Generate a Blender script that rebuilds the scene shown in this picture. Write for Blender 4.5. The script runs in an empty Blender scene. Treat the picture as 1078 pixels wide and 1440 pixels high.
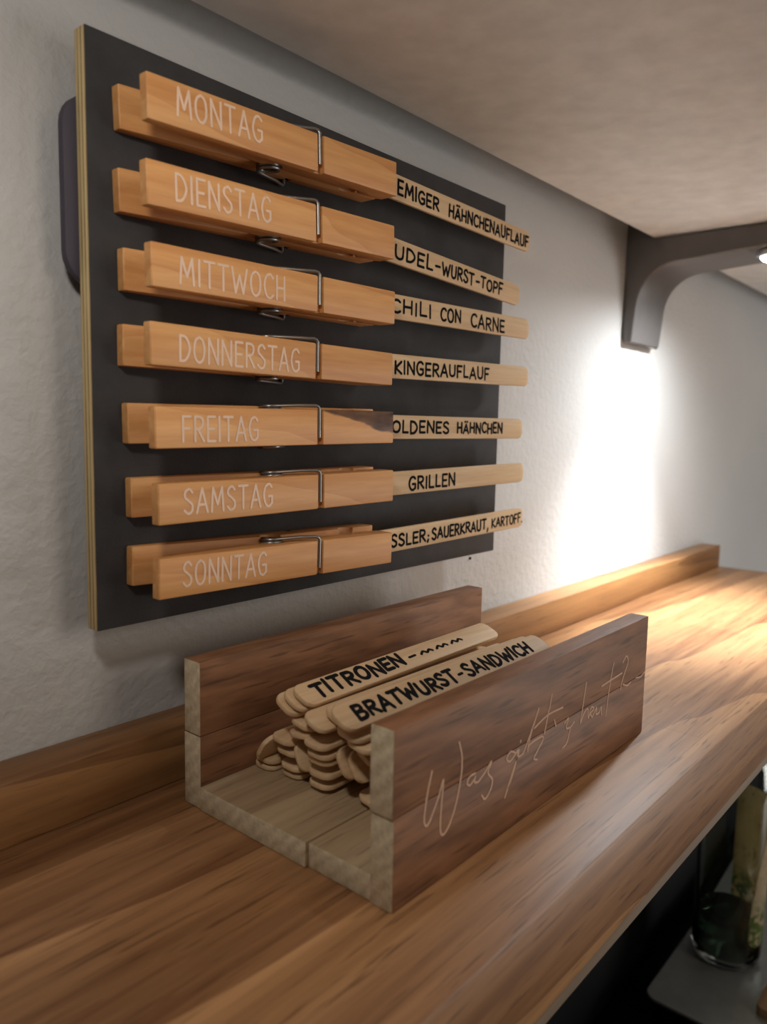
import bpy, bmesh, math, random
from mathutils import Vector, Matrix, Euler
random.seed(7)
S = bpy.context.scene
C = S.collection
PI = math.pi

# ------------------------------------------------------------------ camera
cam = bpy.data.cameras.new('camera')
camo = bpy.data.objects.new('camera', cam)
C.objects.link(camo)
S.camera = camo
R3 = Matrix(((0.6482328, 0.0733453, -0.7579015),
             (-0.7611875, 0.0881631, -0.6425114),
             (0.0196938, 0.9934021, 0.1129798)))
camo.matrix_world = Matrix.Translation((0.0, -0.29, 0.154)) @ R3.to_4x4()
cam.sensor_fit = 'VERTICAL'
cam.sensor_height = 36.0
cam.lens = 27.125
cam.clip_start = 0.01
cam.clip_end = 30
cam.dof.use_dof = True
cam.dof.focus_distance = 0.36
cam.dof.aperture_fstop = 10.0

# ------------------------------------------------------------------ light
S.view_settings.view_transform = 'Standard'
S.view_settings.look = 'None'
S.view_settings.gamma = 1.0
S.view_settings.use_curve_mapping = False
S.view_settings.exposure = 0.0

world = bpy.data.worlds.new('world')
S.world = world
world.use_nodes = True
wb = world.node_tree.nodes['Background']
wb.inputs[0].default_value = (1.0, 0.86, 0.74, 1)
wb.inputs[1].default_value = 0.06


def spot(name, loc, target, power, color, angle, blend, radius):
    l = bpy.data.lights.new(name, 'SPOT')
    l.energy = power
    l.color = color
    l.spot_size = math.radians(angle)
    l.spot_blend = blend
    l.shadow_soft_size = radius
    o = bpy.data.objects.new(name, l)
    o.location = loc
    o.rotation_euler = (Vector(target) - Vector(loc)).to_track_quat('-Z', 'Y').to_euler()
    C.objects.link(o)
    return o


def area(name, loc, target, power, color, sx, sy):
    l = bpy.data.lights.new(name, 'AREA')
    l.shape = 'RECTANGLE'
    l.size = sx
    l.size_y = sy
    l.energy = power
    l.color = color
    o = bpy.data.objects.new(name, l)
    o.location = loc
    o.rotation_euler = (Vector(target) - Vector(loc)).to_track_quat('-Z', 'Y').to_euler()
    C.objects.link(o)
    return o


# cool LED spots under the shelf (one in view on the bracket, one off to the left)
spot('spot_light', (0.6785, -0.113, 0.286), (0.68, -0.10, 0.0), 6.5, (0.90, 0.96, 1.0), 165, 1.0, 0.010)
spot('spot_light', (0.6785, -0.113, 0.286), (0.652, -0.066, 0.0), 15.0, (0.90, 0.96, 1.0), 74, 1.0, 0.010)
spot('spot_light', (0.01, -0.205, 0.300), (0.19, -0.05, 0.14), 1.15, (1.0, 0.95, 0.88), 130, 1.0, 0.018)
# warm lamp of the room behind the camera, and an added fill from low right to brighten shelf and tray
area('room_lamp', (0.60, -1.45, 0.50), (0.25, 0.0, 0.15), 3.5, (1.0, 0.87, 0.72), 0.5, 0.5)
area('right_fill', (1.7, -1.4, -0.2), (0.7, -0.1, 0.2), 9.5, (1.0, 0.97, 0.94), 0.7, 0.9)


# ------------------------------------------------------------------ materials
def lin(c):
    return tuple((v / 255.0 / 12.92 if v / 255.0 <= 0.04045 else ((v / 255.0 + 0.055) / 1.055) ** 2.4) for v in c) + (1.0,)


class NT:
    def __init__(self, name):
        self.m = bpy.data.materials.new(name)
        self.m.use_nodes = True
        self.t = self.m.node_tree
        self.b = self.t.nodes['Principled BSDF']

    def n(self, typ, **kw):
        nd = self.t.nodes.new(typ)
        for k, v in kw.items():
            setattr(nd, k, v)
        return nd

    def l(self, a, b):
        self.t.links.new(a, b)

    def mix(self, fac, a, b, mode='MIX'):
        nd = self.n('ShaderNodeMix', data_type='RGBA', blend_type=mode)
        for s, v in ((nd.inputs[0], fac), (nd.inputs[6], a), (nd.inputs[7], b)):
            if hasattr(v, 'links') or isinstance(v, bpy.types.NodeSocket):
                self.l(v, s)
            else:
                s.default_value = v
        return nd.outputs[2]

    def ramp(self, src, stops):
        nd = self.n('ShaderNodeValToRGB')
        e = nd.color_ramp.elements
        while len(e) < len(stops):
            e.new(0.5)
        for i, (p, c) in enumerate(stops):
            e[i].position = p
            e[i].color = c if len(c) == 4 else tuple(c) + (1,)
        self.l(src, nd.inputs[0])
        return nd.outputs[0]

    def coords(self, scale, jitter=True, loc=(0, 0, 0)):
        tc = self.n('ShaderNodeTexCoord')
        src = tc.outputs['Object']
        if jitter:
            oi = self.n('ShaderNodeObjectInfo')
            mu = self.n('ShaderNodeMath', operation='MULTIPLY')
            mu.inputs[1].default_value = 3.7
            self.l(oi.outputs['Random'], mu.inputs[0])
            va = self.n('ShaderNodeVectorMath', operation='ADD')
            self.l(src, va.inputs[0])
            self.l(mu.outputs[0], va.inputs[1])
            src = va.outputs[0]
        mp = self.n('ShaderNodeMapping')
        mp.inputs['Scale'].default_value = scale
        mp.inputs['Location'].default_value = loc
        self.l(src, mp.inputs[0])
        return mp.outputs[0]

    def noise(self, vec, scale, detail=4, rough=0.55, dist=0.0):
        nd = self.n('ShaderNodeTexNoise')
        nd.inputs['Scale'].default_value = scale
        nd.inputs['Detail'].default_value = detail
        nd.inputs['Roughness'].default_value = rough
        nd.inputs['Distortion'].default_value = dist
        self.l(vec, nd.inputs['Vector'])
        return nd.outputs[0]

    def bump(self, h, strength, dist):
        bp = self.n('ShaderNodeBump')
        bp.inputs['Strength'].default_value = strength
        bp.inputs['Distance'].default_value = dist
        self.l(h, bp.inputs['Height'])
        self.l(bp.outputs[0], self.b.inputs['Normal'])


BLK, WHT = (0, 0, 0, 1), (1, 1, 1, 1)


def wood(name, dark, light, ring=14.0, fibre=260.0, pores=0.5, rough=0.5, along=0.05, staves=None, ringmix=0.5, dist=5.0, vary=0.0, spec=0.35, profile='SAW'):
    """grain along local X"""
    k = NT(name)
    v = k.coords((along, 1, 1))
    fib = k.noise(v, fibre, 5, 0.6)
    vr = k.coords((along * 2.4, 1, 1))
    w = k.n('ShaderNodeTexWave', wave_type='BANDS', bands_direction='DIAGONAL', wave_profile=profile)
    w.inputs['Scale'].default_value = ring
    w.inputs['Distortion'].default_value = dist
    w.inputs['Detail'].default_value = 3
    w.inputs['Detail Scale'].default_value = 1.6
    k.l(vr, w.inputs['Vector'])
    f1 = k.ramp(fib, [(0.3, BLK), (0.7, WHT)])
    fac = k.mix(ringmix, f1, w.outputs[0])
    col = k.mix(fac, lin(dark), lin(light))
    if staves:
        tc = k.n('ShaderNodeTexCoord')
        br = k.n('ShaderNodeTexBrick')
        br.offset = 0.37
        br.inputs['Color1'].default_value = (0.0, 0.0, 0.0, 1)
        br.inputs['Color2'].default_value = (1.0, 1.0, 1.0, 1)
        br.inputs['Mortar'].default_value = (0.3, 0.3, 0.3, 1)
        br.inputs['Scale'].default_value = 1.0
        br.inputs['Mortar Size'].default_value = 0.0003
        br.inputs['Mortar Smooth'].default_value = 0.1
        br.inputs['Bias'].default_value = 0.0
        br.inputs['Brick Width'].default_value = staves[0]
        br.inputs['Row Height'].default_value = staves[1]
        k.l(tc.outputs['Object'], br.inputs['Vector'])
        tone = k.ramp(br.outputs[0], [(0.0, staves[2]), (1.0, staves[3])])
        col = k.mix(1.0, col, tone, 'MULTIPLY')
    if vary:
        oi = k.n('ShaderNodeObjectInfo')
        tone = k.ramp(oi.outputs['Random'], [(0.0, (1 - vary, 1 - vary * 1.1, 1 - vary * 1.2, 1)), (1.0, WHT)])
        col = k.mix(1.0, col, tone, 'MULTIPLY')
    if pores:
        vp = k.coords((0.06, 1, 1), loc=(3, 1, 2))
        pn = k.noise(vp, 620, 2, 0.5)
        pf = k.ramp(pn, [(0.60, BLK), (0.70, (pores, pores, pores, 1))])
        col = k.mix(pf, col, k.mix(0.55, lin(dark), BLK))
    k.l(col, k.b.inputs['Base Color'])
    k.b.inputs['Roughness'].default_value = rough
    k.b.inputs['Specular IOR Level'].default_value = spec
    k.bump(fib, 0.12, 0.0006)
    return k.m


def plain(name, col, rough=0.5, metal=0.0, spec=0.5):
    k = NT(name)
    v = k.coords((1, 1, 1))
    nz = k.noise(v, 60, 3)
    c = k.mix(k.ramp(nz, [(0.3, BLK), (0.7, WHT)]), lin(col), lin(tuple(min(255, x * 1.06 + 1) for x in col)))
    k.l(c, k.b.inputs['Base Color'])
    k.b.inputs['Roughness'].default_value = rough
    k.b.inputs['Metallic'].default_value = metal
    k.b.inputs['Specular IOR Level'].default_value = spec
    return k.m


M = {}
M['worktop'] = wood('oak_worktop', (106, 66, 40), (192, 146, 102), ring=9, fibre=170, pores=0.55, rough=0.42, along=0.045,
                    staves=(0.62, 0.043, (0.62, 0.56, 0.50, 1), (1.12, 1.10, 1.06, 1)), ringmix=0.45)
M['upstand'] = wood('oak_upstand', (104, 68, 40), (166, 120, 74), ring=9, fibre=200, pores=0.4, rough=0.45, along=0.045)
M['trim'] = wood('pale_edge_strip', (120, 100, 80), (150, 130, 106), ring=8, fibre=200, pores=0.2, rough=0.6)
M['box'] = wood('oak_box', (104, 70, 48), (160, 113, 80), ring=42, fibre=220, pores=0.6, rough=0.55, along=0.10, ringmix=0.35, dist=9, profile='SIN')
M['boxfloor'] = wood('pale_oak_box_floor', (140, 116, 88), (190, 164, 128), ring=12, fibre=220, pores=0.45, rough=0.6, along=0.06)


def endgrain(name, a, b):
    k = NT(name)
    v = k.coords((1, 1, 1))
    nz = k.noise(v, 420, 5, 0.7)
    w = k.n('ShaderNodeTexWave', wave_type='BANDS', bands_direction='DIAGONAL')
    w.inputs['Scale'].default_value = 90
    w.inputs['Distortion'].default_value = 3
    k.l(v, w.inputs['Vector'])
    f = k.mix(0.35, k.ramp(nz, [(0.3, BLK), (0.7, WHT)]), w.outputs[0])
    k.l(k.mix(f, lin(a), lin(b)), k.b.inputs['Base Color'])
    k.b.inputs['Roughness'].default_value = 0.8
    k.b.inputs['Specular IOR Level'].default_value = 0.2
    k.bump(nz, 0.25, 0.0006)
    return k.m


M['endgrain'] = endgrain('oak_end_grain', (176, 158, 128), (224, 208, 178))
M['peg'] = wood('peg_wood', (200, 134, 76), (234, 178, 116), ring=22, fibre=240, pores=0.0, rough=0.45, along=0.07, ringmix=0.35, dist=4, vary=0.12)
M['stick'] = wood('stick_wood', (206, 170, 128), (228, 198, 158), ring=16, fibre=420, pores=0.0, rough=0.6, along=0.05, ringmix=0.25, dist=3, vary=0.12)


def peg_knot():
    """peg wood with a dark heartwood streak at the jaw end"""
    m = M['peg'].copy()
    m.name = 'peg_wood_with_dark_streak'
    t = m.node_tree
    b = t.nodes['Principled BSDF']
    src = b.inputs['Base Color'].links[0].from_socket
    tc = t.nodes.new('ShaderNodeTexCoord')
    sp = t.nodes.new('ShaderNodeSeparateXYZ')
    t.links.new(tc.outputs['Object'], sp.inputs[0])
    nz = t.nodes.new('ShaderNodeTexNoise')
    nz.inputs['Scale'].default_value = 120
    nz.inputs['Detail'].default_value = 4
    mp = t.nodes.new('ShaderNodeMapping')
    mp.inputs['Scale'].default_value = (0.35, 1, 1)
    t.links.new(tc.outputs['Object'], mp.inputs[0])
    t.links.new(mp.outputs[0], nz.inputs['Vector'])

    def mth(op, a, bb):
        nd = t.nodes.new('ShaderNodeMath')
        nd.operation = op
        for i, v in enumerate((a, bb)):
            if isinstance(v, (int, float)):
                nd.inputs[i].default_value = v
            else:
                t.links.new(v, nd.inputs[i])
        return nd.outputs[0]
    # lower limit of the streak falls from the top edge at the groove to mid height at the tip
    edge = mth('SUBTRACT', 0.0068, mth('MULTIPLY', mth('SUBTRACT', sp.outputs[0], 0.088), 0.23))
    d = mth('SUBTRACT', sp.outputs[2], edge)
    d = mth('ADD', d, mth('MULTIPLY', mth('SUBTRACT', nz.outputs[0], 0.5), 0.006))
    s = mth('MULTIPLY', mth('GREATER_THAN', sp.outputs[0], 0.0865), mth('MULTIPLY', d, 900.0))
    cl = t.nodes.new('ShaderNodeClamp')
    t.links.new(s, cl.inputs[0])
    fade = mth('MULTIPLY', cl.outputs[0], mth('ADD', 0.35, mth('MULTIPLY', nz.outputs[0], 1.0)))
    mx = t.nodes.new('ShaderNodeMix')
    mx.data_type = 'RGBA'
    t.links.new(fade, mx.inputs[0])
    t.links.new(src, mx.inputs[6])
    mx.inputs[7].default_value = lin((62, 30, 18))
    t.links.new(mx.outputs[2], b.inputs['Base Color'])
    return m


M['pegknot'] = peg_knot()


def felt():
    k = NT('dark_chalkboard_paint')
    v = k.coords((1, 1, 1))
    n1 = k.noise(v, 35, 5, 0.6)
    n2 = k.noise(v, 900, 2, 0.6)
    c = k.mix(k.ramp(n1, [(0.3, BLK), (0.72, WHT)]), lin((49, 47, 47)), lin((65, 63, 63)))
    k.l(c, k.b.inputs['Base Color'])
    k.b.inputs['Roughness'].default_value = 0.72
    k.b.inputs['Specular IOR Level'].default_value = 0.3
    k.bump(n2, 0.35, 0.0004)
    return k.m


M['board'] = felt()


def ply():
    k = NT('plywood_edge')
    tc = k.n('ShaderNodeTexCoord')
    sp = k.n('ShaderNodeSeparateXYZ')
    k.l(tc.outputs['Object'], sp.inputs[0])
    mu = k.n('ShaderNodeMath', operation='MULTIPLY')
    mu.inputs[1].default_value = 430.0
    k.l(sp.outputs[1], mu.inputs[0])
    fr = k.n('ShaderNodeMath', operation='PINGPONG')
    fr.inputs[1].default_value = 0.5
    k.l(mu.outputs[0], fr.inputs[0])
    nz = k.noise(k.coords((1, 1, 0.12)), 300, 4, 0.6)
    ad = k.n('ShaderNodeMath', operation='MULTIPLY_ADD')
    ad.inputs[1].default_value = 0.35
    k.l(nz, ad.inputs[0])
    k.l(fr.outputs[0], ad.inputs[2])
    c = k.ramp(ad.outputs[0], [(0.18, lin((118, 92, 58))), (0.34, lin((196, 172, 124))), (0.7, lin((214, 190, 140)))])
    k.l(c, k.b.inputs['Base Color'])
    k.b.inputs['Roughness'].default_value = 0.75
    return k.m


M['ply'] = ply()


def plaster():
    k = NT('painted_plaster')
    v = k.coords((1, 1, 1), jitter=False)
    n1 = k.noise(v, 190, 4, 0.55, 0.2)
    n2 = k.noise(v, 480, 3, 0.5)
    ad = k.n('ShaderNodeMath', operation='MULTIPLY_ADD')
    ad.inputs[1].default_value = 0.25
    k.l(n2, ad.inputs[0])
    k.l(k.ramp(n1, [(0.35, BLK), (0.75, WHT)]), ad.inputs[2])
    n3 = k.noise(v, 6, 3)
    c = k.mix(k.ramp(n3, [(0.3, BLK), (0.7, WHT)]), lin((186, 184, 182)), lin((193, 191, 188)))
    k.l(c, k.b.inputs['Base Color'])
    k.b.inputs['Roughness'].default_value = 0.5
    k.b.inputs['Specular IOR Level'].default_value = 0.45
    k.bump(ad.outputs[0], 0.3, 0.0013)
    return k.m


M['plaster'] = plaster()
M['shelf'] = plain('pale_shelf_laminate', (230, 232, 232), 0.5)
M['bracket'] = plain('grey_painted_metal', (92, 88, 86), 0.38, 0.0)
M['steel'] = plain('spring_steel', (150, 148, 145), 0.35, 0.9)
M['vinyl'] = plain('white_vinyl_letters', (220, 188, 162), 0.5)
M['script'] = plain('pale_engraved_script', (204, 166, 138), 0.7)
M['ink'] = plain('black_marker_ink', (24, 22, 24), 0.9, 0.0, 0.1)
M['purple'] = plain('dark_purple_plastic', (62, 56, 68), 0.6)
M['black'] = plain('black_glossy_glass', (9, 9, 11), 0.25, 0.0, 0.3)
M['shade_and_base'] = plain('matt_black_shade_and_base', (10, 10, 12), 0.6, 0.0, 0.2)
M['tray'] = plain('brushed_stainless', (206, 208, 206), 0.42, 0.75)
M['housing'] = plain('silver_lamp_housing', (190, 190, 192), 0.3, 1.0)
M['cutting'] = wood('pale_board_wood', (176, 140, 104), (206, 172, 134), pores=0.1)


def emit(name, col, st):
    k = NT(name)
    k.b.inputs['Base Color'].default_value = (1, 1, 1, 1)
    k.b.inputs['Emission Color'].default_value = col
    k.b.inputs['Emission Strength'].default_value = st
    return k.m


M['led'] = emit('lit_led_lens', (0.92, 0.97, 1.0, 1), 30)


def glass(name, col, rough=0.02):
    k = NT(name)
    k.b.inputs['Base Color'].default_value = col
    k.b.inputs['Transmission Weight'].default_value = 1.0
    k.b.inputs['Roughness'].default_value = rough
    k.b.inputs['IOR'].default_value = 1.5
    return k.m


M['glass'] = glass('clear_bottle_glass', (0.90, 0.95, 0.92, 1))
M['liquid'] = glass('dark_green_liquid', (0.05, 0.09, 0.06, 1))


def labelmat():
    k = NT('cream_paper_label_with_marks')
    v = k.coords((1, 1, 1))
    tc = k.n('ShaderNodeTexCoord')
    sp = k.n('ShaderNodeSeparateXYZ')
    k.l(tc.outputs['Object'], sp.inputs[0])
    n1 = k.noise(k.coords((1, 1, 1), loc=(4, 2, 0)), 160, 3, 0.6)
    base = k.mix(k.ramp(k.noise(v, 40, 3), [(0.3, BLK), (0.7, WHT)]), lin((196, 178, 140)), lin((214, 196, 158)))
    # green leaf print on the lowest part of the label
    lo = k.n('ShaderNodeMapRange')
    lo.inputs[1].default_value = 0.085
    lo.inputs[2].default_value = 0.06
    k.l(sp.outputs[2], lo.inputs[0])
    mm = k.n('ShaderNodeMath', operation='MULTIPLY')
    k.l(k.ramp(n1, [(0.44, BLK), (0.52, WHT)]), mm.inputs[0])
    k.l(lo.outputs[0], mm.inputs[1])
    c = k.mix(mm.outputs[0], base, lin((92, 122, 44)))
    n4 = k.noise(k.coords((1, 1, 0.6), loc=(1, 7, 3)), 240, 2, 0.5)
    c = k.mix(k.ramp(n4, [(0.64, BLK), (0.68, (0.8, 0.8, 0.8, 1))]), c, lin((110, 84, 58)))
    k.l(c, k.b.inputs['Base Color'])
    k.b.inputs['Roughness'].default_value = 0.6
    return k.m


M['label'] = labelmat()


# ------------------------------------------------------------------ helpers
def obj(name, bm, mats, parent=None, loc=(0, 0, 0), rot=(0, 0, 0), smooth=None):
    bmesh.ops.recalc_face_normals(bm, faces=bm.faces[:])
    me = bpy.data.meshes.new(name)
    bm.to_mesh(me)
    bm.free()
    for m in (mats if isinstance(mats, (list, tuple)) else [mats]):
        me.materials.append(M[m] if isinstance(m, str) else m)
    if smooth is not None:
        me.polygons.foreach_set('use_smooth', [True] * len(me.polygons))
        me.set_sharp_from_angle(angle=math.radians(smooth))
    o = bpy.data.objects.new(name, me)
    C.objects.link(o)
    o.location = loc
    o.rotation_euler = rot
    if parent:
        o.parent = parent
    return o


def tag(o, label=None, cat=None, group=None, kind=None):
    for k, v in (('label', label), ('category', cat), ('group', group), ('kind', kind)):
        if v:
            o[k] = v
    return o


def thing(name, label, cat, loc=(0, 0, 0), rot=(0, 0, 0), group=None):
    o = bpy.data.objects.new(name, None)
    o.empty_display_size = 0.02
    C.objects.link(o)
    o.location = loc
    o.rotation_euler = rot
    return tag(o, label, cat, group)


def copy_tree(o, parent=None):
    c = o.copy()
    C.objects.link(c)
    c.parent = parent
    for ch in list(o.children):
        copy_tree(ch, c)
    return c


def box(x0, x1, y0, y1, z0, z1, bev=0.0, seg=2):
    bm = bmesh.new()
    bmesh.ops.create_cube(bm, size=1.0)
    for v in bm.verts:
        v.co = Vector((x0 + (v.co.x + 0.5) * (x1 - x0), y0 + (v.co.y + 0.5) * (y1 - y0), z0 + (v.co.z + 0.5) * (z1 - z0)))
    if bev:
        bmesh.ops.bevel(bm, geom=bm.edges[:], offset=bev, segments=seg, profile=0.5, affect='EDGES')
    return bm


def slot_by_normal(bm, axis, idx, sign=0, tol=0.8):
    """gives the faces that look along one axis their own material slot"""
    bm.normal_update()
    for f in bm.faces:
        n = f.normal[axis]
        if (sign == 0 and abs(n) > tol) or (sign and n * sign > tol):
            f.material_index = idx


def prism(pts, axis, a, b, bev=0.0, seg=2):
    """extrudes a 2-D outline along one axis (0 x, 1 y, 2 z) and rounds its rim"""
    bm = bmesh.new()

    def mk(p, q):
        r = list(p)
        r.insert(axis, q)
        return bm.verts.new(r)
    va = [mk(p, a) for p in pts]
    vb = [mk(p, b) for p in pts]
    fa = bm.faces.new(va)
    fb = bm.faces.new(vb[::-1])
    n = len(pts)
    for i in range(n):
        bm.faces.new((va[i], vb[i], vb[(i + 1) % n], va[(i + 1) % n]))
    bmesh.ops.recalc_face_normals(bm, faces=bm.faces[:])
    if bev:
        ed = list(set(list(fa.edges) + list(fb.edges)))
        bmesh.ops.bevel(bm, geom=ed, offset=bev, segments=seg, profile=0.5, affect='EDGES')
    return bm


def tube(path, r, sides=8, bm=None):
    bm = bm or bmesh.new()
    P = [Vector(p) for p in path]
    rings = []
    up = None
    for i, p in enumerate(P):
        t = (P[min(i + 1, len(P) - 1)] - P[max(i - 1, 0)]).normalized()
        if up is None:
            up = t.orthogonal().normalized()
        up = (up - t * up.dot(t))
        up = up.normalized() if up.length > 1e-6 else t.orthogonal().normalized()
        sd = t.cross(up)
        rings.append([bm.verts.new(p + (up * math.cos(2 * PI * k / sides) + sd * math.sin(2 * PI * k / sides)) * r) for k in range(sides)])
    for A, B in zip(rings, rings[1:]):
        for k in range(sides):
            bm.faces.new((A[k], A[(k + 1) % sides], B[(k + 1) % sides], B[k]))
    bm.faces.new(rings[0][::-1])
    bm.faces.new(rings[-1])
    return bm


def lathe(prof, n=48, bm=None):
    bm = bm or bmesh.new()
    rings = []
    for r, z in prof:
        if r < 1e-6:
            rings.append([bm.verts.new((0, 0, z))])
        else:
            rings.append([bm.verts.new((r * math.cos(2 * PI * k / n), r * math.sin(2 * PI * k / n), z)) for k in range(n)])
    for A, B in zip(rings, rings[1:]):
        for k in range(n):
            a, b, c, d = A[k % len(A)], A[(k + 1) % len(A)], B[(k + 1) % len(B)], B[k % len(B)]
            q = []
            for v in (a, b, c, d):
                if v not in q:
                    q.append(v)
            if len(q) > 2:
                bm.faces.new(q)
    return bm


def smooth_path(pts, n=6):
    if len(pts) < 3:
        return [Vector(p) for p in pts]
    P = [Vector(p) for p in pts]
    P = [P[0] * 2 - P[1]] + P + [P[-1] * 2 - P[-2]]
    out = []
    for i in range(1, len(P) - 2):
        a, b, c, d = P[i - 1:i + 3]
        for k in range(n):
            t = k / n
            out.append(0.5 * ((2 * b) + (c - a) * t + (2 * a - 5 * b + 4 * c - d) * t * t + (3 * b - a - 3 * c + d) * t ** 3))
    out.append(P[-2])
    return out


STEP = [0]


def ribbon(bm, pts, w, place, h0, h1):
    """a pen stroke: flat ribbon with round ends and mitred corners, h0..h1 above the surface"""
    P = [pts[0]]
    for p in pts[1:]:
        if (p - P[-1]).length > 1e-6:
            P.append(p)
    if len(P) < 2:
        P = [P[0] - Vector((w * 0.1, 0)), P[0] + Vector((w * 0.1, 0))]
    r = w / 2
    base = h1

    def ring(poly, h1):
        top = [bm.verts.new(place(q.x, q.y, h1)) for q in poly]
        bot = [bm.verts.new(place(q.x, q.y, h0)) for q in poly]
        bm.faces.new(top)
        n = len(poly)
        for i in range(n):
            bm.faces.new((bot[i], bot[(i + 1) % n], top[(i + 1) % n], top[i]))
    for i in range(len(P) - 1):
        d = (P[i + 1] - P[i]).normalized()
        a0 = math.atan2(d.y, d.x)
        poly = [P[i + 1] + Vector((math.cos(a0 - PI / 2 + PI * k / 5), math.sin(a0 - PI / 2 + PI * k / 5))) * r for k in range(6)]
        poly += [P[i] + Vector((math.cos(a0 + PI / 2 + PI * k / 5), math.sin(a0 + PI / 2 + PI * k / 5))) * r for k in range(6)]
        STEP[0] = (STEP[0] + 1) % 11          # crossing strokes lie on, not in, each other
        ring(poly, base + 0.000012 * STEP[0])


# one stroke alphabet: (width, [('L' straight | 'C' curved, points)...]) in a box of height 1
G = {
    'A': (.62, [('L', [(0, 0), (.31, 1), (.62, 0)]), ('L', [(.12, .33), (.5, .33)])]),
    'B': (.55, [('L', [(.04, 0), (.04, 1)]), ('C', [(.04, 1), (.38, .96), (.46, .76), (.34, .57), (.04, .52)]), ('C', [(.04, .52), (.42, .48), (.54, .26), (.4, .04), (.04, 0)])]),
    'C': (.55, [('C', [(.55, .86), (.38, 1), (.14, .9), (.02, .5), (.14, .1), (.38, 0), (.55, .12)])]),
    'D': (.58, [('L', [(.04, 0), (.04, 1)]), ('C', [(.04, 1), (.36, .92), (.57, .5), (.36, .08), (.04, 0)])]),
    'E': (.46, [('L', [(.46, 1), (.03, 1), (.03, 0), (.46, 0)]), ('L', [(.03, .5), (.4, .5)])]),
    'F': (.46, [('L', [(.46, 1), (.03, 1), (.03, 0)]), ('L', [(.03, .52), (.38, .52)])]),
    'G': (.58, [('C', [(.54, .86), (.38, 1), (.14, .9), (.02, .5), (.14, .1), (.36, 0), (.56, .14)]), ('L', [(.56, .12), (.56, .45), (.32, .45)])]),
    'H': (.56, [('L', [(.03, 0), (.03, 1)]), ('L', [(.53, 0), (.53, 1)]), ('L', [(.03, .5), (.53, .5)])]),
    'I': (.1, [('L', [(.05, 0), (.05, 1)])]),
    'K': (.55, [('L', [(.04, 0), (.04, 1)]), ('L', [(.52, 1), (.06, .46), (.55, 0)])]),
    'L': (.44, [('L', [(.04, 1), (.04, 0), (.44, 0)])]),
    'M': (.74, [('L', [(.02, 0), (.1, 1), (.37, .28), (.64, 1), (.72, 0)])]),
    'N': (.6, [('L', [(.03, 0), (.03, 1), (.57, 0), (.57, 1)])]),
    'O': (.62, [('C', [(.31, 1), (.1, .86), (.02, .5), (.1, .14), (.31, 0), (.52, .14), (.6, .5), (.52, .86), (.31, 1)])]),
    'P': (.52, [('L', [(.04, 0), (.04, 1)]), ('C', [(.04, 1), (.4, .96), (.5, .74), (.38, .5), (.04, .44)])]),
    'R': (.55, [('L', [(.04, 0), (.04, 1)]), ('C', [(.04, 1), (.4, .96), (.5, .76), (.38, .54), (.04, .48)]), ('L', [(.2, .49), (.55, 0)])]),
    'S': (.5, [('C', [(.46, .86), (.3, 1), (.08, .9), (.06, .68), (.26, .52), (.46, .34), (.44, .1), (.22, 0), (.02, .14)])]),
    'T': (.56, [('L', [(0, 1), (.56, 1)]), ('L', [(.28, 1), (.28, 0)])]),
    'U': (.56, [('C', [(.03, 1), (.03, .5), (.08, .12), (.28, 0), (.48, .12), (.53, .5), (.53, 1)])]),
    'W': (.86, [('L', [(0, 1), (.2, 0), (.43, .72), (.64, 0), (.86, 1)])]),
    'Ä': (.62, [('L', [(0, 0), (.31, .92), (.62, 0)]), ('L', [(.12, .3), (.5, .3)]), ('L', [(.16, 1.2), (.2, 1.21)]), ('L', [(.42, 1.2), (.46, 1.21)])]),
    '-': (.3, [('L', [(.02, .45), (.28, .48)])]),
    ',': (.16, [('L', [(.1, .08), (.02, -.22)])]),
    '.': (.1, [('L', [(.04, .02), (.06, .02)])]),
    ';': (.16, [('L', [(.1, .45), (.12, .44)]), ('L', [(.1, .06), (.03, -.16)])]),
    '~': (.5, [('C', [(0, .4), (.14, .62), (.26, .4), (.4, .6), (.5, .42)])]),
    ' ': (.38, []),
}


def write(bm, text, u0, u1, v0, v1, h, w, place, h0=0.00002, h1=0.00012, gap=.2, jit=0.0, slant=0.0):
    """writes text from u0 to u1, baseline v0 at the left and v1 at the right, cap height h, pen width w"""
    rnd = random.Random(text)
    tot = sum(G[c][0] for c in text) + gap * (len(text) - 1)
    sx = (u1 - u0) / tot
    cur = 0.0
    for c in text:
        wd, strokes = G[c]
        jy, js, ja = rnd.uniform(-1, 1) * jit * h, 1 + rnd.uniform(-1, 1) * jit, rnd.uniform(-1, 1) * jit * 0.6
        for typ, pts in strokes:
            q = [Vector((u0 + sx * (cur + x) + slant * y * h + ja * y * h * .5, v0 + (v1 - v0) * (cur + x) / tot + jy + y * h * js)) for x, y in pts]
            if typ == 'C':
                q = smooth_path(q, 5)
            ribbon(bm, q, w, place, h0, h1)
        cur += wd + gap


# ------------------------------------------------------------------ setting
def struct(name, bm, m, **k):
    return tag(obj(name, bm, m, **k), kind='structure')


struct('wall_back', box(-0.9, 2.4, 0.0, 0.06, -0.052, 1.0), 'plaster')
struct('wall_under', box(-0.9, 2.4, 0.0, 0.06, -0.44, -0.053), 'shade_and_base')  # shade on the wall below the worktop is put into its black colour

# worktop with its pale under-strip; long pieces run along the wall
WT = obj('worktop', box(-0.55, 0.915, -0.181, -0.0004, -0.0394, 0.0, 0.0012), 'worktop', smooth=40)
tag(WT, 'thick oiled oak worktop along the wall under the wooden tray', 'worktop')
obj('edge_strip', box(-0.55, 0.913, -0.176, -0.002, -0.0524, -0.0395), 'trim', WT)
tag(obj('upstand', box(-0.55, 0.913, -0.0203, -0.0003, 0.0001, 0.0247, 0.0008), 'upstand', smooth=40),
    'square oak upstand strip running along the wall on the back of the worktop', 'upstand')

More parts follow.
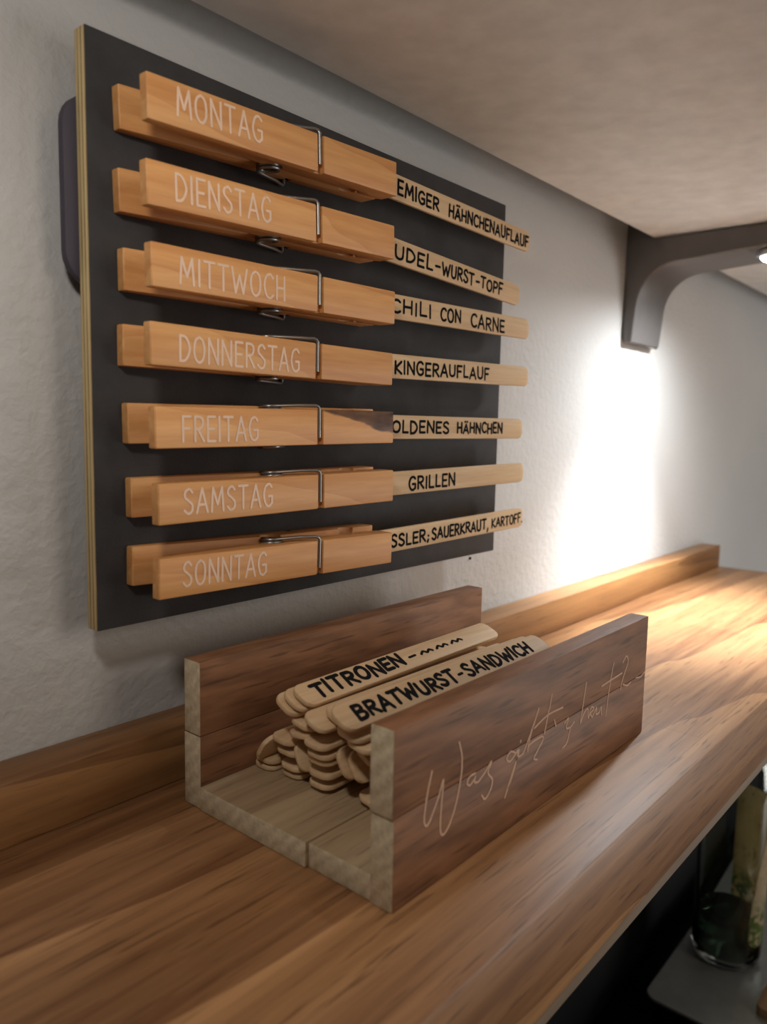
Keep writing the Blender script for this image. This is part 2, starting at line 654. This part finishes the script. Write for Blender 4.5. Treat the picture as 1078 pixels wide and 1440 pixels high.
tag(obj('wall_shelf', box(-0.6, 1.9, -0.235, -0.023, 0.3157, 0.342, 0.001), 'shelf', smooth=40),
    'pale beige overhead shelf board resting on the grey bracket', 'shelf')

# curved grey bracket that carries the shelf
pts = [(-0.0002, 0.2330), (-0.0015, 0.2300), (-0.0070, 0.2285), (-0.0088, 0.2300), (-0.0096, 0.2345), (-0.0106, 0.2450)]
for k in range(9):
    a = math.radians(8 + (84 - 8) * k / 8)
    pts.append((-0.0455 + 0.0335 * math.cos(a), 0.2590 + 0.0345 * math.sin(a)))
pts += [(-0.0600, 0.2945), (-0.0900, 0.2965), (-0.1250, 0.2985), (-0.2150, 0.3040), (-0.2220, 0.3070), (-0.2220, 0.3155), (-0.0232, 0.3155), (-0.0200, 0.3300), (-0.0002, 0.3300)]
tag(obj('shelf_bracket', prism(pts, 0, 0.660, 0.7245, 0.0018, 3), 'bracket', smooth=35),
    'grey metal shelf bracket with a curved inner corner on the wall', 'bracket')

led = thing('led_spotlight', 'small lit round LED spotlight under the grey bracket arm', 'lamp', (0.6785, -0.1130, 0.2972))
obj('housing', lathe([(0, 0), (.0105, 0), (.0112, -.0008), (.0112, -.0044), (.0095, -.0052), (.0080, -.0052), (.0080, -.0030), (0, -.0030)], 36), 'housing', led, smooth=35)
obj('lens', lathe([(.0079, -.0032), (.0079, -.0054), (.0070, -.0072), (.0045, -.0086), (.0020, -.0091), (0, -.0092)], 36), 'led', led, smooth=60)

tag(obj('nail', lathe([(0, 0), (.0009, 0), (.0009, .0006), (.0005, .0010), (0, .0011)], 12), 'ink', loc=(0.4336, -0.0002, 0.0646), rot=(PI / 2, 0, 0)),
    'tiny dark nail head in the wall under the lower right corner of the board', 'nail')

# ------------------------------------------------------------------ weekly menu board
BX0, BX1, BZ0, BZ1, BYF, BYB = 0.1507, 0.4333, 0.0723, 0.2929, -0.0190, -0.0118
bd = thing('menu_board', 'dark grey plywood board on the wall carrying seven clothespins', 'board', (BX0, BYB, BZ0))
bm = box(0, BX1 - BX0, BYF - BYB, 0, 0, BZ1 - BZ0, 0.0005)
slot_by_normal(bm, 1, 1, -1)
obj('panel', bm, ['ply', 'board'], bd, smooth=30)


def rrect(w, h, r, n=6):
    out = []
    for cx, cy, a in ((w - r, h - r, 0), (r, h - r, 90), (r, r, 180), (w - r, r, 270)):
        for k in range(n + 1):
            t = math.radians(a + 90 * k / n)
            out.append((cx + r * math.cos(t), cy + r * math.sin(t)))
    return out


tag(obj('mounting_pad', prism(rrect(0.075, 0.069, 0.012), 1, 0.0001, 0.0040, 0.0006), 'purple', bd, loc=(-0.0050, 0, 0.1310), smooth=35),
    'dark purple mounting pad')
obj('spacer_block', box(0.012, 0.060, 0.0041, 0.0115, 0.140, 0.192, 0.001), 'purple', bd)

# ------------------------------------------------------------------ clothespins
PL, PW, PT = 0.136, 0.0156, 0.0245


def leg_profile():
    p = [(0, 0.0004), (0.0004, 0), (.0827, 0), (.0828, .0028), (.0865, .0028), (.0866, 0), (PL - .0006, 0), (PL, .0006)]
    p += [(PL, .0096), (.1325, .0110), (.1195, .0110)]
    for k in range(1, 6):
        a = PI * k / 6
        p.append((.1145 + .005 * math.cos(a), .0110 - .0030 * math.sin(a)))
    p += [(.1095, .0110), (.0712, .0110)]
    for k in range(1, 8):
        a = PI * k / 8
        p.append((.0655 + .0054 * math.cos(a), .0116 - .0056 * math.sin(a)))
    p += [(.0596, .0106), (.0004, .0046), (0, .0042)]
    return p


def leg_bm(front):
    pr = [(x, (-PT + d) if front else -d) for x, d in leg_profile()]
    return prism(pr, 2, -PW / 2, PW / 2, 0.0006, 2)


def spring_bm():
    r = 0.00078
    cx, cy, R = .0655, -PT / 2, .0045
    path = [(.0843, -PT + .0004, -.0046), (.0843, -PT + .0004, .0060), (.0843, -PT + .0003, .0082), (.0838, -PT + .0006, .0092), (.0825, -PT + .0012, .0096), (.0760, -PT + .0048, .0096)]
    turns = 12
    n = turns * 14
    for k in range(n + 1):
        a = -PI / 2 - 2 * PI * (turns + .5) * k / n
        path.append((cx + R * math.cos(a), cy + R * math.sin(a), .0092 - .0184 * k / n))
    path += [(.0760, -.0048, -.0093), (.0825, -.0016, -.0093), (.0838, -.0010, -.0090), (.0843, -.0009, -.0082), (.0843, -.0010, -.0060), (.0843, -.0010, .0046)]
    return tube(path, r, 8)


def make_peg():
    t = thing('clothespin', '', 'clothespin')
    obj('front_leg', leg_bm(True), 'peg', t, smooth=30)
    obj('back_leg', leg_bm(False), 'peg', t, smooth=30)
    tag(obj('spring', spring_bm(), 'steel', t, smooth=60), 'shiny steel wire spring')
    return t


PEGS = [  # name, left x, left z, right z, letters u0, u1, v centre, label
    ('MONTAG', .1599, .2659, .2706, .0120, .0517, .0010, 'topmost wooden clothespin on the dark board, lettered MONTAG'),
    ('DIENSTAG', .1593, .2370, .2412, .0116, .0569, .0003, 'wooden clothespin lettered DIENSTAG, second from the top of the board'),
    ('MITTWOCH', .1606, .2092, .2105, .0118, .0635, -.0006, 'wooden clothespin lettered MITTWOCH, third from the top of the board'),
    ('DONNERSTAG', .1598, .1814, .1809, .0122, .0727, -.0008, 'wooden clothespin lettered DONNERSTAG in the middle of the dark board'),
    ('FREITAG', .1613, .1512, .1526, .0116, .0483, -.0006, 'wooden clothespin lettered FREITAG with a dark streak at its jaw'),
    ('SAMSTAG', .1622, .1227, .1235, .0111, .0553, .0004, 'wooden clothespin lettered SAMSTAG, second from the bottom of the board'),
    ('SONNTAG', .1621, .0946, .0920, .0105, .0523, .0008, 'lowest wooden clothespin on the dark board, lettered SONNTAG'),
]
proto = make_peg()
pegs = []
for i in range(len(PEGS)):
    pegs.append(proto if i == 0 else copy_tree(proto))
for t, (word, x, zl, zr, u0, u1, vc, lab) in zip(pegs, PEGS):
    t.location = (x, BYF - 0.0001, zl)
    t.rotation_euler = (0, -math.atan2(zr - zl, PL), 0)
    tag(t, lab, 'clothespin', 'day clothespins on the menu board')
    bm = bmesh.new()
    h = .0094
    write(bm, word, u0, u1, vc - h / 2, vc - h / 2, h, .0010, lambda u, v, q: (u, -PT - q, v), gap=.22)
    tag(obj('lettering', bm, 'vinyl', t), 'pale vinyl letters reading ' + word)
    if word == 'FREITAG':
        for ch in t.children:
            if ch.name.startswith('front_leg'):
                ch.data = ch.data.copy()
                ch.data.materials[0] = M['pegknot']
# back legs sit slightly turned on the board, a little off the front legs
for t, off in zip(pegs, (.0012, .0008, .0005, .0004, .0012, .0010, .0022)):
    for ch in t.children:
        if ch.name.startswith('back_leg'):
            ch.location = (.0012, 0, off)

# ------------------------------------------------------------------ wooden sticks
SL, SW, ST = 0.150, 0.0125, 0.0022


def stick_bm(L):
    pr = [(x, y - SW / 2) for x, y in rrect(L, SW, .0044, 6)]
    return prism(pr, 2, -ST / 2, ST / 2, 0.0006, 2)


HELD = [  # left x, right x, left z, right z, texts (word, x0, x1, v offset, cap height)
    (.3112, .4415, .2722, .2698, [('EMIGER', .3100, .3445, -.0002, .0064), ('HÄHNCHENAUFLAUF', .3540, .4390, -.0006, .0062)],
     'wooden stick ending HÄHNCHENAUFLAUF in the jaw of the topmost clothespin'),
    (.3123, .4315, .2412, .2354, [('UDEL', .3090, .3405, .0002, .0066), ('-', .3430, .3475, 0, .006), ('WURST', .3495, .3800, 0, .0066), ('-', .3825, .3860, -.0004, .006), ('TOPF', .3875, .4110, 0, .0062)],
     'wooden stick marked UDEL-WURST-TOPF in the second clothespin from the top'),
    (.3126, .4449, .2139, .2163, [('CHILI', .3065, .3400, .0006, .0064), ('CON', .3490, .3680, .0002, .0066), ('CARNE', .3785, .4145, -.0006, .0070)],
     'wooden stick marked CHILI CON CARNE in the third clothespin from the top'),
    (.3115, .4464, .1839, .1864, [('KINGERAUFLAUF', .3105, .3992, -.0002, .0064)],
     'wooden stick marked KINGERAUFLAUF in the middle clothespin'),
    (.3095, .4414, .1527, .1528, [('OLDENES', .3095, .3595, 0, .0060), ('HÄHNCHEN', .3680, .4165, .0002, .0058)],
     'wooden stick marked OLDENES HÄHNCHEN in the dark-streaked clothespin'),
    (.3123, .4449, .1231, .1246, [('GRILLEN', .3245, .3670, -.0006, .0066)],
     'wooden stick marked GRILLEN in the second clothespin from the bottom'),
    (.3114, .4464, .0929, .0948, [('SSLER;', .3105, .3435, -.0006, .0060), ('SAUERKRAUT,', .3465, .4045, -.0002, .0060), ('KARTOFF.', .4085, .4452, -.0002, .0054)],
     'wooden stick marked SAUERKRAUT, KARTOFF in the lowest clothespin'),
]
YS = BYF - 0.0001 - PT / 2
for xl, xr, zl, zr, texts, lab in HELD:
    a = math.atan2(zr - zl, xr - xl)
    x0 = xr - SL * math.cos(a)
    z0 = zr - SL * math.sin(a)
    o = obj('wooden_stick', stick_bm(SL), 'stick', loc=(x0, YS, z0), rot=(PI / 2, -a, 0), smooth=30)
    tag(o, lab, 'stick', 'marked sticks held in the clothespins')
    bm = bmesh.new()
    for word, u0, u1, dv, h in texts:
        w = .00135 if h > .0056 else .0011
        write(bm, word, u0 - x0, u1 - x0, dv - h / 2, dv - h / 2, h, w, lambda u, v, q: (u, v, ST / 2 + q), gap=.2, jit=.07)
    tag(obj('handwriting', bm, 'ink', o), 'black handwritten capitals')

# ------------------------------------------------------------------ oak tray box
TX, TL = 0.1771, 0.2000
tr = thing('wooden_tray', 'open oak tray box with script on its front, holding wooden sticks', 'tray', (TX, -0.0925, 0.0001))
TY = -0.0925


def slat(y0, y1, z0, z1, mat, name, label=None, x0=0.0, x1=TL):
    bm = box(x0, x1, y0 - TY, y1 - TY, z0, z1, 0.0005)
    slot_by_normal(bm, 0, 1)
    o = obj(name, bm, [mat, 'endgrain'], tr, smooth=30)
    if label:
        o['label'] = label
    return o


slat(-.0475, -.0372, .0300, .0600, 'box', 'back_slat')
slat(-.0475, -.0370, 0, .0298, 'box', 'back_slat')
fs = slat(-.1466, -.1370, .03145, .0606, 'box', 'front_slat', 'front slat with pale script', x0=-.0008, x1=.2003)
slat(-.1466, -.1370, 0, .03142, 'box', 'front_slat')
slat(-.1079, -.0476, 0, .0095, 'boxfloor', 'floor_board', x0=-.0006)
slat(-.1369, -.1082, 0, .0092, 'boxfloor', 'floor_board', x0=.0006)
bm = bmesh.new()
SCRIPT = [[[0.1963,0.0408],[0.1938,0.0331],[0.1927,0.0253],[0.1942,0.0228],[0.197,0.0253],[0.2004,0.0306],[0.2029,0.0356],[0.2022,0.0275],[0.2017,0.0201],[0.203,0.016],[0.2061,0.017],[0.21,0.0223],[0.2129,0.0312],[0.2137,0.0395],[0.2116,0.046]],[[0.2223,0.0312],[0.219,0.0312],[0.2173,0.0292],[0.2192,0.0279],[0.2218,0.0291],[0.2224,0.03],[0.2222,0.0279],[0.2243,0.0273]],[[0.2243,0.0273],[0.2286,0.0292],[0.2328,0.0321],[0.2308,0.0285],[0.2339,0.0246],[0.2323,0.0206],[0.2292,0.019],[0.2269,0.0213]],[[0.2505,0.0295],[0.2465,0.0315],[0.2435,0.0297],[0.2461,0.0277],[0.2498,0.0293],[0.2518,0.03],[0.2492,0.0231],[0.2451,0.0169],[0.2433,0.0143],[0.2448,0.017],[0.2516,0.028]],[[0.2525,0.0304],[0.2524,0.0275],[0.2559,0.0277]],[[0.2537,0.0336],[0.2534,0.0331]],[[0.2559,0.0277],[0.2613,0.0346],[0.2669,0.0429],[0.2639,0.0382],[0.2601,0.0311],[0.2592,0.0274],[0.2609,0.0298],[0.27,0.0302],[0.2713,0.0282],[0.2669,0.0249],[0.2645,0.0228],[0.2673,0.0214]],[[0.2774,0.0458],[0.2757,0.0403],[0.2732,0.033],[0.2723,0.0307]],[[0.2638,0.0356],[0.2752,0.0379],[0.2875,0.0376]],[[0.2805,0.0341],[0.2821,0.0309]],[[0.2899,0.0301],[0.2932,0.0312],[0.2914,0.0276],[0.2954,0.0266],[0.2988,0.028]],[[0.2954,0.0266],[0.2944,0.0235],[0.2926,0.0204],[0.2892,0.0193]],[[0.309,0.043],[0.3068,0.0338],[0.3049,0.0255],[0.3078,0.029],[0.3113,0.0304],[0.3126,0.0257]],[[0.3126,0.0257],[0.3149,0.0278],[0.3182,0.0283],[0.3156,0.0301],[0.314,0.0277],[0.3167,0.025]],[[0.3167,0.025],[0.3207,0.0284],[0.3205,0.0254],[0.324,0.0254],[0.3257,0.0273],[0.3262,0.0234]],[[0.3371,0.0457],[0.3347,0.0377],[0.3322,0.0281],[0.3315,0.0212]],[[0.3253,0.0372],[0.3368,0.0378],[0.3474,0.0381]],[[0.3478,0.0432],[0.3514,0.0456],[0.3539,0.0419],[0.3503,0.0374],[0.3475,0.0334],[0.3468,0.03]],[[0.3493,0.032],[0.3546,0.0302],[0.3585,0.0309]],[[0.3648,0.0315],[0.3702,0.0308],[0.3758,0.0318]]]
for st in SCRIPT:
    ribbon(bm, smooth_path([Vector(p) for p in st], 5), .00075, lambda u, v, q: (u - TX, -.1466 - TY - q, v), 0.00002, 0.00012)
tag(obj('script_lettering', bm, 'script', tr), 'pale script reading Was gibt\'s heut ?')


# sticks heaped in the tray: y, z, roll, left end x, yaw, pitch, label (None: shares the last one's)
HEAP = [
    (-.1106, .0500, 26, .1890, -1.0, 0.4, 'wooden stick lettered BRATWURST-SANDWICH on top of the heap in the tray', 'BRAT'),
    (-0.0795, 0.0478, 24, 0.2000, 1.2, 1.0, 'wooden stick lettered TITRONEN on top of the heap in the tray', 'TIT'),
    (-0.0765, 0.0458, 26, 0.1980, 1.4, 0.9, 'round-ended stick directly behind the one lettered TITRONEN', None),
    (-0.0735, 0.0436, 28, 0.1965, 1.6, 0.7, 'rearmost of the three stacked sticks under the TITRONEN lettering', None),
    (-.0905, .0415, 20, .1955, -0.4, 1.0, 'thin stick edge between the TITRONEN stick and the BRATWURST-SANDWICH stick', None),
    (-.0960, .0436, 22, .2015, -0.8, 0.6, 'middle of three thin stick edges left of the BRATWURST-SANDWICH stick', None),
    (-.1000, .0455, 24, .2010, -1.0, 0.5, 'shortest stick edge tucked against the left end of BRATWURST-SANDWICH', None),
    (-.0800, .0375, 10, .1990, 0.5, 1.0, 'dark-edged stick lying flat right below the TITRONEN stack', None),
    (-.1098, .0432, 12, .1935, -1.0, 0.8, 'stick lying directly under the BRATWURST-SANDWICH stick', None),
    (-.1130, .0392, 10, .1955, -1.3, 0.8, 'second stick under the BRATWURST-SANDWICH stick, beside the front slat', None),
    (-0.0785, 0.0325, -6, 0.1995, 0.8, 0.6, 'narrow rounded stick end at the upper left of the middle stack', None),
    (-0.0882, 0.0318, 4, 0.1980, 0.2, 0.4, 'top stick of the middle stack in the tray', None),
    (-0.0880, 0.0272, 2, 0.2000, 0.5, 0.2, 'second stick down in the middle stack of the tray', None),
    (-0.0872, 0.0240, 0, 0.2015, 0.2, 0.1, 'third stick down in the middle stack of the tray', None),
    (-0.0866, 0.0180, 0, 0.2025, -0.3, 0.3, 'second stick from the bottom of the middle stack in the tray', None),
    (-0.0852, 0.0128, 0, 0.2040, -0.4, 0.2, 'pale stick at the bottom of the middle stack in the tray', None),
    (-0.0577, 0.0210, -58, 0.1990, 0.6, 0.2, 'curved stick end leaning on the back slat of the tray', None),
    (-0.0543, 0.0143, 2, 0.2030, 0.6, 0.1, 'upper of two flat stick ends lowest beside the back slat', None),
    (-0.0533, 0.0110, 0, 0.2035, 0.3, 0.0, 'lower of two flat stick ends lowest beside the back slat', None),
    (-0.0680, 0.0272, 4, 0.2000, 0.6, 0.3, 'rounded stick end left of the middle stack, highest in its column', None),
    (-0.0686, 0.0220, 3, 0.2020, 0.5, 0.2, 'rounded stick end left of the middle stack, second in its column', None),
    (-0.0688, 0.0150, 2, 0.2040, 0.2, 0.1, 'rounded stick end left of the middle stack, third in its column', None),
    (-0.0680, 0.0112, 0, 0.2055, 0.2, 0.0, 'rounded stick end left of the middle stack, lowest in its column', None),
    (-0.0765, 0.0215, 62, 0.2020, 0.3, 0.0, 'upright stick end leaning on the left side of the middle stack', None),
    (-0.1000, 0.0260, 58, 0.2020, -0.3, 0.2, 'upright stick end leaning on the right side of the middle stack', None),
    (-0.1055, 0.0262, 58, 0.2025, -0.6, 0.2, 'upright stick end leaning beside the front slat', None),
    (-.1120, .0335, 30, .2010, -0.6, 0.3, 'sloping pale stick above the two leaning ends by the front slat', None),
    (-0.1090, 0.0128, 8, 0.2070, -0.6, 0.1, 'lowest stick end beside the front slat of the tray', None),
]
for y, z, roll, x, yaw, pit, lab, txt in HEAP:
    o = obj('wooden_stick', stick_bm(.142 if txt else .140), 'stick', loc=(x, y, z), rot=(math.radians(roll), math.radians(pit * .3), math.radians(yaw)), smooth=30)
    tag(o, lab, 'stick', 'sticks heaped in the wooden tray')
    if txt:
        bm = bmesh.new()
        pl = lambda u, v, q: (u, v, ST / 2 + q)
        if txt == 'BRAT':
            write(bm, 'BRATWURST', .0080, .0680, -.0034, -.0032, .0066, .0017, pl, jit=.08, slant=.12)
            write(bm, '-', .0705, .0735, -.0034, -.0034, .0064, .0013, pl)
            write(bm, 'SANDWICH', .0755, .1270, -.0032, -.0030, .0064, .0016, pl, jit=.08, slant=.12)
        else:
            write(bm, 'TITRONEN', .0070, .0640, -.0034, -.0030, .0068, .0019, pl, jit=.08, slant=.12)
            write(bm, '-~~~', .0690, .1120, -.0030, -.0030, .0064, .0013, pl, jit=.08, slant=.12)
        tag(obj('handwriting', bm, 'ink', o), 'black handwritten capitals')

# ------------------------------------------------------------------ lower level at the right
tag(obj('lower_counter', box(-0.55, 2.2, -0.60, -0.001, -0.46, -0.4305, 0.002), 'black', smooth=40),
    'black counter below the worktop in deep shade', 'counter')
pr = [(x + .712, y - .262) for x, y in rrect(.42, .226, .012)]
ty = thing('steel_tray', 'stainless steel tray under the glass bottle at lower right', 'tray', (.712, -.262, -.4304))
bm = prism(pr, 2, -.4060, -.4020, .0012, 3)
for v in bm.verts:
    v.co -= Vector((.712, -.262, -.4304))
obj('top_plate', bm, 'tray', ty, smooth=35)
bm = prism([(x + .006, y + .006) for x, y in rrect(.408, .214, .010)], 2, 0, .0243, .001)
obj('base', bm, 'shade_and_base', ty, smooth=35)

bt = thing('glass_bottle', 'clear glass bottle with a cream label standing on the steel tray', 'bottle', (.8307, -.0784, -.4018))
outer = [(0, .004), (.020, .003), (.028, .0005), (.0318, .002), (.0338, .007), (.0342, .014), (.0342, .185), (.0335, .200), (.0310, .214), (.0260, .228), (.0195, .243), (.0150, .258), (.0132, .275), (.0130, .318), (.0150, .320), (.0150, .330), (.0128, .332)]
inner = [(.0108, .332), (.0106, .275), (.0125, .258), (.0170, .243), (.0235, .228), (.0285, .213), (.0312, .198), (.0318, .184), (.0318, .016), (.0300, .010), (.0200, .009), (0, .011)]
obj('glass_body', lathe(outer + inner, 64), 'glass', bt, smooth=40)
obj('liquid', lathe([(0, .0114), (.0198, .0094), (.0296, .0106), (.0314, .0165), (.0314, .046), (0, .046)], 48), 'liquid', bt, smooth=40)
bm = bmesh.new()
n, mrows = 24, 26
rows = []
for j in range(mrows + 1):
    t = j / mrows
    z = .028 + .150 * t
    cr = math.sqrt(max(0, 1 - max(0, (0.10 - t) / 0.10) ** 2))
    a0 = 229 + 52 * t ** 2.2 + 14 * (1 - cr)
    a1 = 372
    rows.append([bm.verts.new((.0345 * math.cos(math.radians(a0 + (a1 - a0) * i / n)), .0345 * math.sin(math.radians(a0 + (a1 - a0) * i / n)), z)) for i in range(n + 1)])
for A, B in zip(rows, rows[1:]):
    for i in range(n):
        bm.faces.new((A[i], A[i + 1], B[i + 1], B[i]))
bmesh.ops.solidify(bm, geom=bm.faces[:], thickness=0.0001)
tag(obj('bottle_label', bm, 'label', bt, smooth=40), 'cream paper label with green print')

tag(obj('small_board', prism([(x + .757, y - .2275) for x, y in rrect(.16, .100, .006)], 2, -.4019, -.3925, .001), 'cutting', smooth=35),
    'corner of a small light wooden board beside the bottle', 'board')
